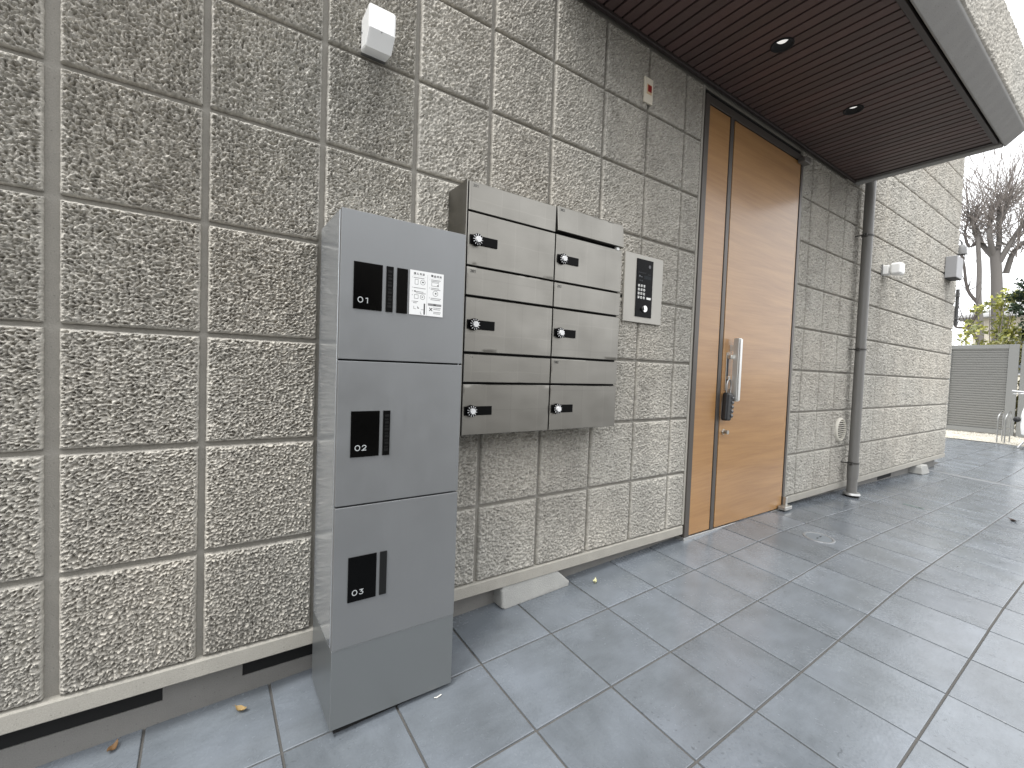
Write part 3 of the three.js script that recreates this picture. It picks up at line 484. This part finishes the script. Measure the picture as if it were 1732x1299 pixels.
function wedge(name, label, x0, x1, h, zf, slant) { // precast concrete block peeping out from under the ledge
  const g0 = Math.min(H(x0, zf), H(x1, zf)) - 0.004, s = new THREE.Shape();
  s.moveTo(x0 + 0.016, 0); s.lineTo(x1, 0); s.lineTo(x1 + 0.004, 0.022); s.lineTo(x1 - slant, h); s.lineTo(x0 + 0.012, h); s.lineTo(x0, h * 0.8); s.lineTo(x0, 0.012); s.closePath();
  const g = new THREE.ExtrudeGeometry(s, { depth: 0.16, bevelEnabled: true, bevelThickness: 0.010, bevelSize: 0.008, bevelOffset: -0.008, bevelSegments: 4, steps: 3 });
  const p = g.attributes.position; g.translate(0, 0, zf - 0.17);
  for (let i = 0; i < p.count; i++) { const y = p.getY(i), z = p.getZ(i); p.setZ(i, z - y * 0.10 * (z > zf - 0.09 ? 1 : 0) + 0.0015 * noise(p.getX(i) * 50, y * 50)); p.setY(i, y + mix(H(x0, 0), H(x1, 0), clamp((p.getX(i) - x0) / (x1 - x0))) - 0.003); }
  g.computeVertexNormals(); planarUV(g, 0.5); const m = part(name, g, M.stone); tag(m, label, 'concrete block', 'concrete blocks under the wall ledge'); return m;
}
wedge('footing_block', 'long wedge of pale concrete under the ledge right of the locker', 1.293, 1.652, 0.098, 0.010, 0.078);
wedge('footing_block', 'small pale concrete lump under the ledge at the far end', 6.66, 6.93, 0.10, 0.055, 0.06);

// =============================================================== FITTINGS IN THE PAVING
{
  const x = 3.272, z = 0.374, t = thing('round_floor_cover', 'round metal cleanout cover set in the tiles before the door', 'floor cover', [x, H(x, z) + 0.001, z]); t.rotation.z = 0.02; t.rotation.x = 0.053;
  part('ring', new THREE.LatheGeometry([[0.066, 0.0], [0.066, 0.0035], [0.068, 0.0045], [0.078, 0.0045], [0.0795, 0.003], [0.0795, 0]].map(a => new THREE.Vector2(...a)), 48), std(lin(0.30, 0.31, 0.32), 0.45, { metalness: 0.6 }), t);
  part('lid', new THREE.CylinderGeometry(0.0645, 0.0645, 0.004, 40).translate(0, 0.0012, 0), std(lin(0.24, 0.27, 0.30), 0.5, { metalness: 0.5, map: speckle }), t);
  part('slot', [bx(-0.03, -0.01, 0.0032, 0.0036, -0.004, 0.004), bx(0.01, 0.03, 0.0032, 0.0036, -0.004, 0.004)], M.black, t);
  const x2 = 4.889, z2 = 0.409, u = thing('slot_floor_cover', 'narrow greenish inspection strip set in the tiles beyond the drainpipe', 'floor cover', [x2, H(x2, z2) + 0.001, z2]); u.rotation.x = 0.053;
  part('strip', new RoundedBoxGeometry(0.028, 0.005, 0.125, 2, 0.0015), std(lin(0.11, 0.14, 0.13), 0.6), u); part('grip_notch', bx(-0.006, 0.006, 0.0025, 0.003, 0.03, 0.05), M.black, u);
}
{
  const t = thing('drain_channel', 'long slotted drain channel crossing the tiles at the far end of wall', 'drain'); const st = std(lin(0.30, 0.31, 0.32), 0.5, { metalness: 0.5 });
  const strip = (x0, x1, dy, th) => { const g = new THREE.BoxGeometry(x1 - x0, th, 2.2); g.translate((x0 + x1) / 2, 0, 1.03); const p = g.attributes.position; for (let i = 0; i < p.count; i++) p.setY(i, p.getY(i) + H(7.2, p.getZ(i)) + dy); g.computeVertexNormals(); return g; };
  part('channel', strip(7.148, 7.252, -0.02, 0.01), M.black, t);
  part('frame', [strip(7.148, 7.154, -0.004, 0.012), strip(7.246, 7.252, -0.004, 0.012)], st, t);
  part('cover_bar', [strip(7.178, 7.222, -0.005, 0.010)], st, t);
}
// fallen leaves
function leaf(x, z, s, turn, curl, color, label) {
  const g = new THREE.PlaneGeometry(1, 1, 10, 6), p = g.attributes.position;
  for (let i = 0; i < p.count; i++) { const u = p.getX(i) + 0.5, v = p.getY(i) * 2, w = Math.pow(Math.sin(Math.PI * Math.pow(clamp(u), 0.8)), 0.9) * 0.24 + 0.006; p.setXYZ(i, (u - 0.5) * s, s * (curl * (4 * (u - 0.5) ** 2 * 0.3 + v * v * 0.14 * Math.sin(Math.PI * u) + 0.05 * Math.sin(u * 9 + v * 2))) + 0.0025, v * w * s); }
  const g2 = g.clone(); g2.translate(0, -0.0007, 0); g.computeVertexNormals(); g2.computeVertexNormals();
  const m = part('fallen_leaf', [g, g2], std(color, 0.7, { side: THREE.DoubleSide })); m.position.set(x, H(x, z) + 0.001, z); m.rotation.set(0.03, turn, 0.03);
  tag(m, label, 'leaf', 'fallen leaves on the tiles');
  part('stalk', tube([[s * 0.45, s * curl * 0.25, 0], [s * 0.62, s * curl * 0.3, s * 0.03], [s * 0.75, s * curl * 0.2, s * 0.02]], s * 0.012, 6, 5), std(lin(0.12, 0.07, 0.03), 0.7), m);
}
leaf(0.392, 0.017, 0.036, 2.4, 1.2, lin(0.30, 0.205, 0.085), 'dry yellow-brown leaf on the tiles left of the locker');
leaf(0.112, -0.018, 0.036, 1.1, 1.0, lin(0.17, 0.095, 0.04), 'dark brown leaf on the tiles in the bottom left corner');
leaf(1.7686, 0.053, 0.034, 0.6, 1.6, lin(0.62, 0.60, 0.36), 'pale crumpled leaf on the dark tiles right of the concrete wedge');
leaf(5.27, 0.889, 0.065, 1.2, 0.9, lin(0.05, 0.035, 0.03), 'dark leaf lying on the pale tiles near the right edge');
{ const m = part('plastic_scrap', [new RoundedBoxGeometry(0.018, 0.0018, 0.004, 2, 0.0008).rotateZ(0.25).translate(0, 0.004, 0), new RoundedBoxGeometry(0.008, 0.0016, 0.004, 2, 0.0007).rotateZ(-0.3).translate(-0.011, 0.0038, 0)], std(lin(0.6, 0.58, 0.54), 0.5)); m.position.set(0.893, H(0.893, 0.272), 0.272); tag(m, 'tiny pale plastic scrap by the foot of the locker', 'scrap'); }

// =============================================================== BEYOND: FENCE, CYCLE RACK, SCOOTER
{
  const gm = std(lin(0.175, 0.177, 0.17), 0.5), slatM = std(lin(0.25, 0.25, 0.24), 0.5);
  const panel = (label, z0, z1, posts) => {
    const t = thing('louvre_fence', label, 'fence', [14, 0.03, 0], 'grey louvred fence panels');
    for (const [a, b] of posts) part('post', bx(-0.03, 0.03, 0, 1.885, a, b, 0.004), gm, t);
    const a = Math.min(...posts.map(p => p[1])), b = Math.max(...posts.map(p => p[0]));
    part('rail', bx(-0.025, 0.025, 1.80, 1.882, a + 0.001, b - 0.001, 0.003), gm, t); part('rail', bx(-0.025, 0.025, 0.02, 0.11, a + 0.001, b - 0.001, 0.003), gm, t);
    const g = new THREE.BoxGeometry(0.008, 0.046, b - a - 0.004); g.rotateZ(0.45); 
    for (let y = 0.14; y < 1.79; y += 0.0515) { const m = part('slat', g, slatM, t); m.position.set(0.0, y, (a + b) / 2); }
    part('backing', bx(0.02, 0.024, 0.11, 1.80, a, b), std(lin(0.05, 0.05, 0.05), 0.8), t);
  };
  panel('grey louvred fence panel behind the bicycle stands', -1.34, -0.22, [[-1.34, -1.22], [-0.365, -0.22]]);
  panel('grey louvred fence panel cut off by the right edge', -0.185, 1.3, [[-0.185, -0.04], [1.2, 1.3]]);
}
{
  const st = std(lin(0.42, 0.42, 0.41), 0.3, { metalness: 1 });
  const mk = (z, label) => { const t = thing('bicycle_stand', label, 'bicycle stand', [12.16, H(12.2, z), z], 'steel hoop bicycle stands by the fence');
    part('hoop', tube([[-0.06, -0.03, -0.015], [-0.06, 0.3, -0.015], [-0.058, 0.47, -0.015], [-0.03, 0.51, -0.008], [0.20, 0.565, 0.0], [0.235, 0.55, 0.005], [0.24, 0.45, 0.005], [0.24, -0.03, 0.005]], 0.0095, 60, 10), st, t);
    part('crossbar', [cyl(0.008, 0.008, [-0.06, 0.28, -0.015], [0.24, 0.26, 0.005], 8)], st, t); };
  mk(-0.165, 'steel hoop bicycle stand, the left of the pair'); mk(-0.072, 'steel hoop bicycle stand, the right of the pair');
}
{ // motor scooter nosing in at the right edge, facing the camera
  const t = thing('motor_scooter', 'white motor scooter cut off by the right edge before the fence', 'scooter', [11.15, H(11.15, 0.4), 0.42]);
  const white = phys(lin(0.75, 0.75, 0.74), 0.25, { clearcoat: 0.6 }), blk = phys(lin(0.012, 0.012, 0.012), 0.5), chrome = std(lin(0.7, 0.7, 0.7), 0.2, { metalness: 1 });
  const wheel = x => { const w = part('wheel', new THREE.TorusGeometry(0.185, 0.045, 14, 36).translate(x, 0.23, 0), blk, t); part('rim', [cyl(0.145, 0.145, [x, 0.23, -0.03], [x, 0.23, 0.03], 28)], chrome, w); };
  wheel(-0.12); wheel(1.12);
  const sh = new THREE.Shape(); sh.moveTo(-0.19, 0.26); sh.bezierCurveTo(-0.23, 0.45, -0.21, 0.7, -0.12, 0.80); sh.lineTo(0.12, 0.80); sh.bezierCurveTo(0.21, 0.7, 0.23, 0.45, 0.19, 0.26); sh.bezierCurveTo(0.1, 0.2, -0.1, 0.2, -0.19, 0.26);
  const shield = new THREE.ExtrudeGeometry(sh, { depth: 0.05, bevelEnabled: true, bevelSize: 0.02, bevelThickness: 0.03, bevelSegments: 5 }); shield.rotateY(Math.PI / 2); shield.translate(0.05, 0, 0); part('leg_shield', shield, white, t);
  part('front_fender', new THREE.SphereGeometry(0.25, 24, 14, 0, Math.PI * 2, 0, 1.1).scale(1, 1, 0.36).translate(-0.12, 0.25, 0), white, t);
  part('headset', [new RoundedBoxGeometry(0.2, 0.13, 0.34, 4, 0.05).translate(0.1, 0.885, 0)], white, t);
  part('headlight', new THREE.SphereGeometry(0.065, 20, 14).scale(0.5, 1, 1.2).translate(0.0, 0.885, 0), phys(lin(0.6, 0.62, 0.65), 0.1), t);
  for (const s of [-1, 1]) { part('handgrip', [cyl(0.017, 0.017, [0.16, 0.925, s * 0.16], [0.20, 0.945, s * 0.36], 14)], s < 0 ? std(lin(0.5, 0.5, 0.5), 0.4) : blk, t); part('brake_lever', [tube([[0.14, 0.91, s * 0.17], [0.10, 0.905, s * 0.25], [0.12, 0.895, s * 0.34]], 0.007, 12, 6)], chrome, t);
    part('indicator', [new THREE.SphereGeometry(0.045, 16, 12).scale(0.8, 1, 1).translate(0.02, 0.49, s * 0.265)], blk, t); part('indicator_stalk', cyl(0.012, 0.012, [0.05, 0.49, s * 0.19], [0.03, 0.49, s * 0.24], 8), blk, t);
  }
  part('footboard', new RoundedBoxGeometry(0.5, 0.06, 0.36, 3, 0.02).translate(0.42, 0.27, 0), blk, t);
  part('rear_body', new RoundedBoxGeometry(0.72, 0.34, 0.32, 5, 0.12).translate(1.0, 0.52, 0), white, t);
  part('seat', new RoundedBoxGeometry(0.68, 0.1, 0.27, 4, 0.045).translate(0.98, 0.74, 0), blk, t);
  part('side_stand', tube([[0.35, 0.24, -0.12], [0.3, 0.12, -0.2], [0.26, 0.01, -0.26]], 0.012, 10, 8), chrome, t);
}

// =============================================================== BEYOND: TREES, SHRUB, HOUSE
function limb(G, pts, r0, r1, rad = 7) { // tapered tube
  const c = new THREE.CatmullRomCurve3(pts.map(p => new THREE.Vector3(...p))), n = Math.max(4, pts.length * 3), fr = c.computeFrenetFrames(n), P = [], I = [];
  for (let i = 0; i <= n; i++) { const q = c.getPoint(i / n), r = mix(r0, r1, i / n); for (let k = 0; k < rad; k++) { const a = k / rad * Math.PI * 2; const v = q.clone().addScaledVector(fr.normals[i], Math.cos(a) * r).addScaledVector(fr.binormals[i], Math.sin(a) * r); P.push(v.x, v.y, v.z); } }
  for (let i = 0; i < n; i++) for (let k = 0; k < rad; k++) { const a = i * rad + k, b = i * rad + (k + 1) % rad; I.push(a, b, b + rad, a, b + rad, a + rad); }
  const g = new THREE.BufferGeometry(); g.setAttribute('position', new THREE.Float32BufferAttribute(P, 3)); g.setIndex(I); g.computeVertexNormals(); G.push(g);
}
const bark = std(lin(0.13, 0.12, 0.112), 0.95, { bumpMap: concreteBump, bumpScale: 0.02 }), twigM = std(lin(0.22, 0.195, 0.18), 0.9);
{ // pollarded bare tree behind the fence
  const t = thing('bare_tree', 'bare pollarded tree with many thin upright shoots behind the fence', 'tree', [19, 0, -1.3]);
  const R = rng(11), T = [], S = [];
  limb(T, [[0, 0, 0.03], [0, 2.2, 0.04], [0, 3.2, -0.03], [0, 4.1, -0.08], [0, 4.9, -0.15]], 0.14, 0.115, 12);
  part('trunk', T, bark, t);
  const knobs = [];
  const L = (pts, r0, r1) => { limb(S, pts, r0, r1, 9); { const cv = new THREE.CatmullRomCurve3(pts.map(p => new THREE.Vector3(...p))); for (let i = 0; i < 5; i++) { const q = cv.getPoint(1 - i * 0.13); knobs.push([q.x, q.y, q.z]); } } S.push(new THREE.IcosahedronGeometry(r1 * 1.35, 1).translate(...pts[pts.length - 1])); };
  const LIMBS = [[[0, 4.7, -0.13], [0.1, 5.2, -0.10], [0, 5.8, -0.12], [0, 6.5, -0.16]], [[0, 4.7, -0.15], [-0.2, 5.3, -0.25], [0, 5.7, -0.30], [0, 6.25, -0.30]], [[0, 4.75, -0.17], [0.2, 5.2, -0.45], [0, 5.65, -0.62], [0.1, 6.35, -0.60]], [[0, 5.2, -0.45], [0.1, 5.75, -0.62], [0, 6.2, -0.80]], [[0, 4.6, -0.05], [0, 5.0, 0.1], [0.1, 5.35, 0.22], [0, 5.8, 0.45]], [[0, 5.7, -0.12], [-0.1, 6.1, 0.02], [0, 6.6, 0.09]], [[0.3, 4.3, 0.05], [0.2, 4.9, 0.2], [0.2, 5.2, 0.45]]];
  for (const l of LIMBS) L(l, 0.075, 0.04);
  part('limb', S.map(g => { g = g.index ? g : g; const q = g.clone(); q.deleteAttribute('uv'); return q; }), bark, t);
  const W = [];
  for (const k of knobs) for (let i = 0; i < 8; i++) {
    const az = R() * 6.283, el = -0.1 + R() * 1.15, len = 0.9 + R() * 2.1, d = [Math.cos(az) * Math.cos(el), Math.sin(el), Math.sin(az) * Math.cos(el)], q = f => [k[0] + d[0] * len * f + (R() - 0.5) * 0.05, k[1] + d[1] * len * f + 0.25 * len * f * f, k[2] + d[2] * len * f + (R() - 0.5) * 0.05];
    const pts = [[k[0], k[1] - (R() * 0.3), k[2]], q(0.35), q(0.7), q(1)]; limb(W, pts, 0.007 + R() * 0.004, 0.0025, 4);
    for (let s = 0; s < 2; s++) { const b = pts[1 + s], e = [b[0] + (R() - 0.5) * 0.5, b[1] + 0.3 + R() * 0.5, b[2] + (R() - 0.5) * 0.5]; limb(W, [b, [(b[0] + e[0]) / 2 + 0.02, (b[1] + e[1]) / 2, (b[2] + e[2]) / 2 + 0.03], e], 0.008, 0.003, 3); }
  }
  const sh = part('shoots', W, twigM, t); sh.userData.kind = 'stuff';
}
{ // slim second stem left of it
  const t = thing('slim_tree', 'slim crooked bare tree between the wall end and the pollarded tree', 'tree', [18.6, 0, -1.68]);
  const T = [], W = [], R = rng(23);
  limb(T, [[0, 0, 0.2], [0, 2.6, 0.12], [0, 3.6, 0.03], [0, 4.4, 0.0], [0, 5.3, -0.08]], 0.075, 0.05, 8);
  part('trunk', T, bark, t);
  const B = [[[0, 5.2, -0.07], [0, 5.05, -0.22], [0, 5.5, -0.35], [0, 5.9, -0.28]], [[0, 3.4, 0.03], [0, 3.8, -0.2], [0, 4.7, -0.35], [0, 5.1, -0.5]], [[0, 2.3, 0.1], [0, 2.7, -0.15], [0, 2.75, -0.4], [0, 3.1, -0.48]], [[0, 2.7, -0.15], [0, 3.1, 0.0], [0, 3.4, -0.05]]];
  for (const b of B) limb(W, b, 0.05, 0.022, 6);
  for (let i = 0; i < 60; i++) { const b = B[(R() * 3) | 0], k = b[1 + ((R() * 3) | 0)], e = [k[0] + (R() - 0.5) * 0.7, k[1] + 0.2 + R() * 1.0, k[2] + (R() - 0.5) * 0.9]; limb(W, [k, [(k[0] + e[0]) / 2, (k[1] + e[1]) / 2 - 0.06, (k[2] + e[2]) / 2], e], 0.011, 0.003, 4); }
  part('branch', W, std(lin(0.07, 0.06, 0.055), 0.9), t);
}
function leafCloud(seed, n, spots, size, up = 0.5) { // leaf-sized faces in clumps
  const R = rng(seed), P = [], N = [], I = []; let k = 0;
  for (let i = 0; i < n; i++) {
    const s = spots[(R() * spots.length) | 0], a = R() * 6.283, b = Math.acos(2 * R() - 1), rr = Math.cbrt(R());
    const c = new THREE.Vector3(s[0] + Math.cos(a) * Math.sin(b) * rr * s[3], s[1] + Math.cos(b) * rr * s[4], s[2] + Math.sin(a) * Math.sin(b) * rr * s[3]);
    const e = new THREE.Euler((R() - 0.5) * 2.4, R() * 6.28, (R() - 0.5) * 2.4), l = size * (0.6 + R() * 0.8), w = l * 0.42;
    for (const [x, y, z] of [[0, 0, 0], [l * 0.5, 0.1 * l, w], [l, 0, 0], [l * 0.5, 0.1 * l, -w]]) { const v = new THREE.Vector3(x, y, z).applyEuler(e).add(c); P.push(v.x, v.y, v.z); }
    I.push(k, k + 1, k + 2, k, k + 2, k + 3); k += 4;
  }
  const g = new THREE.BufferGeometry(); g.setAttribute('position', new THREE.Float32BufferAttribute(P, 3)); g.setIndex(I); g.computeVertexNormals(); return g;
}
const leafMat = (c, tr = 0.35) => phys(c, 0.8, { side: THREE.DoubleSide, transmission: tr, thickness: 0 });
{
  const t = thing('yellow_green_shrub', 'yellow-green leafy shrub rising behind the fence below the bare tree', 'shrub', [15.6, 0, -0.8]), R = rng(3), T = [];
  const sp = []; for (let i = 0; i < 26; i++) sp.push([(R() - 0.5) * 0.8, 1.95 + Math.pow(R(), 1.4) * 1.25, (R() - 0.5) * 1.0, 0.12 + R() * 0.12, 0.07 + R() * 0.09]);
  for (let i = 0; i < 12; i++) sp.push([(R() - 0.5) * 0.7, 1.85 + R() * 0.3, -0.6 + R() * 1.4, 0.2, 0.12]);
  for (let i = 0; i < 16; i++) { const s = sp[i]; limb(T, [[(R() - 0.5) * 0.2, 0, (R() - 0.5) * 0.3], [s[0] * 0.5, s[1] * 0.6, s[2] * 0.5], [s[0], s[1], s[2]]], 0.02, 0.006, 5); }
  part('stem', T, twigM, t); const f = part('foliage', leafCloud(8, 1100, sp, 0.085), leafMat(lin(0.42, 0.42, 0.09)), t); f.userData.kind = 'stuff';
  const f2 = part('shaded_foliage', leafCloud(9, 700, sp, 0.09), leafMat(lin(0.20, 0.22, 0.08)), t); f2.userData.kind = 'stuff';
}
{
  const t = thing('dark_evergreen', 'dark green evergreen at the right edge beside the yellow-green shrub', 'tree', [15.2, 0, -0.12]), R = rng(31), T = [], sp = [];
  limb(T, [[0, 0, 0], [0, 1.6, 0.02], [0, 3.2, 0.0], [0, 4.0, 0.05]], 0.14, 0.05, 9); part('trunk', T, std(lin(0.035, 0.032, 0.026), 0.95), t);
  for (let i = 0; i < 40; i++) { const y = 1.6 + R() * 1.75, a = R() * 6.28, r = 0.12 + R() * 0.28; sp.push([Math.cos(a) * r, y, Math.sin(a) * r, 0.16, 0.13]); }
  part('crown', leafCloud(12, 3600, sp, 0.075), leafMat(lin(0.03, 0.055, 0.028), 0.15), t).userData.kind = 'stuff';
}
{ // low hedge seen just over the fence
  const t = thing('hedge', 'low mixed hedge peeping over the top of the louvred fence', 'hedge', [14.9, 0, -0.8]), R = rng(51), sp = [], T = [];
  for (let i = 0; i < 40; i++) sp.push([(R() - 0.5) * 0.5, 0.2 + R() * 1.85, (R() - 0.5) * 1.7, 0.14, 0.1]);
  for (let i = 0; i < 26; i++) sp.push([-0.42 + R() * 0.15, 0.12 + i * 0.07, 0.25 + R() * 0.6, 0.13, 0.1]);
  for (let i = 0; i < 10; i++) { const s = sp[i]; limb(T, [[0, 0, s[2]], [s[0] * 0.5, s[1] * 0.6, s[2]], [s[0], s[1], s[2]]], 0.016, 0.005, 5); }
  part('stem', T, twigM, t); part('foliage', leafCloud(14, 4500, sp, 0.08), leafMat(lin(0.20, 0.19, 0.06)), t).userData.kind = 'stuff';
}
{ // pale house far behind
  const t = thing('pale_house', 'pale beige house with flat grey eaves far behind the trees', 'house', [28, 0, -2.4]);
  const wallM = std(lin(0.62, 0.57, 0.47), 0.9), trimM = std(lin(0.42, 0.42, 0.42), 0.7);
  part('wall', bx(0, 6, 0, 3.95, -0.95, 5), wallM, t);
  part('roof', [bx(-0.6, 6.4, 3.95, 4.08, -1.5, 5.5, 0.02), extrudeX([[-1.3, 4.08], [5.3, 4.08], [2.0, 4.75]], -0.3, 6.2)], trimM, t);
  part('window', bx(-0.03, 0.02, 1.6, 3.0, 0.3, 1.6), phys(lin(0.08, 0.09, 0.1), 0.1), t);
  part('window_frame', [bx(-0.05, 0.01, 1.54, 1.6, 0.24, 1.66), bx(-0.05, 0.01, 3.0, 3.06, 0.24, 1.66), bx(-0.05, 0.01, 1.6, 3.0, 0.24, 0.3), bx(-0.05, 0.01, 1.6, 3.0, 1.6, 1.66)], trimM, t);
}

{ // house on the other side of the yard, behind the photographer; the steel and the varnish reflect it
  const t = thing('opposite_house', 'brown rendered house across the yard opposite the wall', 'house', [0, -0.3, 7.5]);
  const rend = std(lin(0.42, 0.39, 0.345), 0.9, { map: speckle }), fr = std(lin(0.12, 0.11, 0.10), 0.5), gl = phys(lin(0.03, 0.035, 0.04), 0.08);
  part('wall', [planarUV(bx(-7, 4.6, 0, 3.4, 0, 5), 0.5)], rend, t); part('plinth', bx(-7.02, 4.62, 0, 0.5, -0.02, 0.1), M.plinth, t);
  part('roof', [extrudeX([[-0.3, 3.4], [5.3, 3.4], [2.5, 4.3]], -7.4, 5.0)], std(lin(0.09, 0.085, 0.08), 0.8), t);
  for (const x of [-4.6, -1.2, 2.2]) { part('window', bx(x - 0.6, x + 0.6, 1.5, 2.8, -0.01, 0.05), gl, t); part('window_frame', [bx(x - 0.66, x + 0.66, 1.42, 1.5, -0.04, 0.02), bx(x - 0.66, x + 0.66, 2.8, 2.86, -0.04, 0.02), bx(x - 0.66, x - 0.6, 1.5, 2.8, -0.04, 0.02), bx(x + 0.6, x + 0.66, 1.5, 2.8, -0.04, 0.02), bx(x - 0.02, x + 0.02, 1.5, 2.8, -0.03, 0.0)], fr, t); }
}

// ---------------------------------------------------------------- draw
const renderer = new THREE.WebGLRenderer({ antialias: true });
renderer.toneMapping = THREE.LinearToneMapping; renderer.toneMappingExposure = EXPOSURE;
renderer.shadowMap.enabled = true; renderer.shadowMap.type = THREE.PCFSoftShadowMap;
renderer.setSize(1024, 768);
camera.aspect = 1024 / 768; camera.updateProjectionMatrix();
renderer.render(scene, camera);
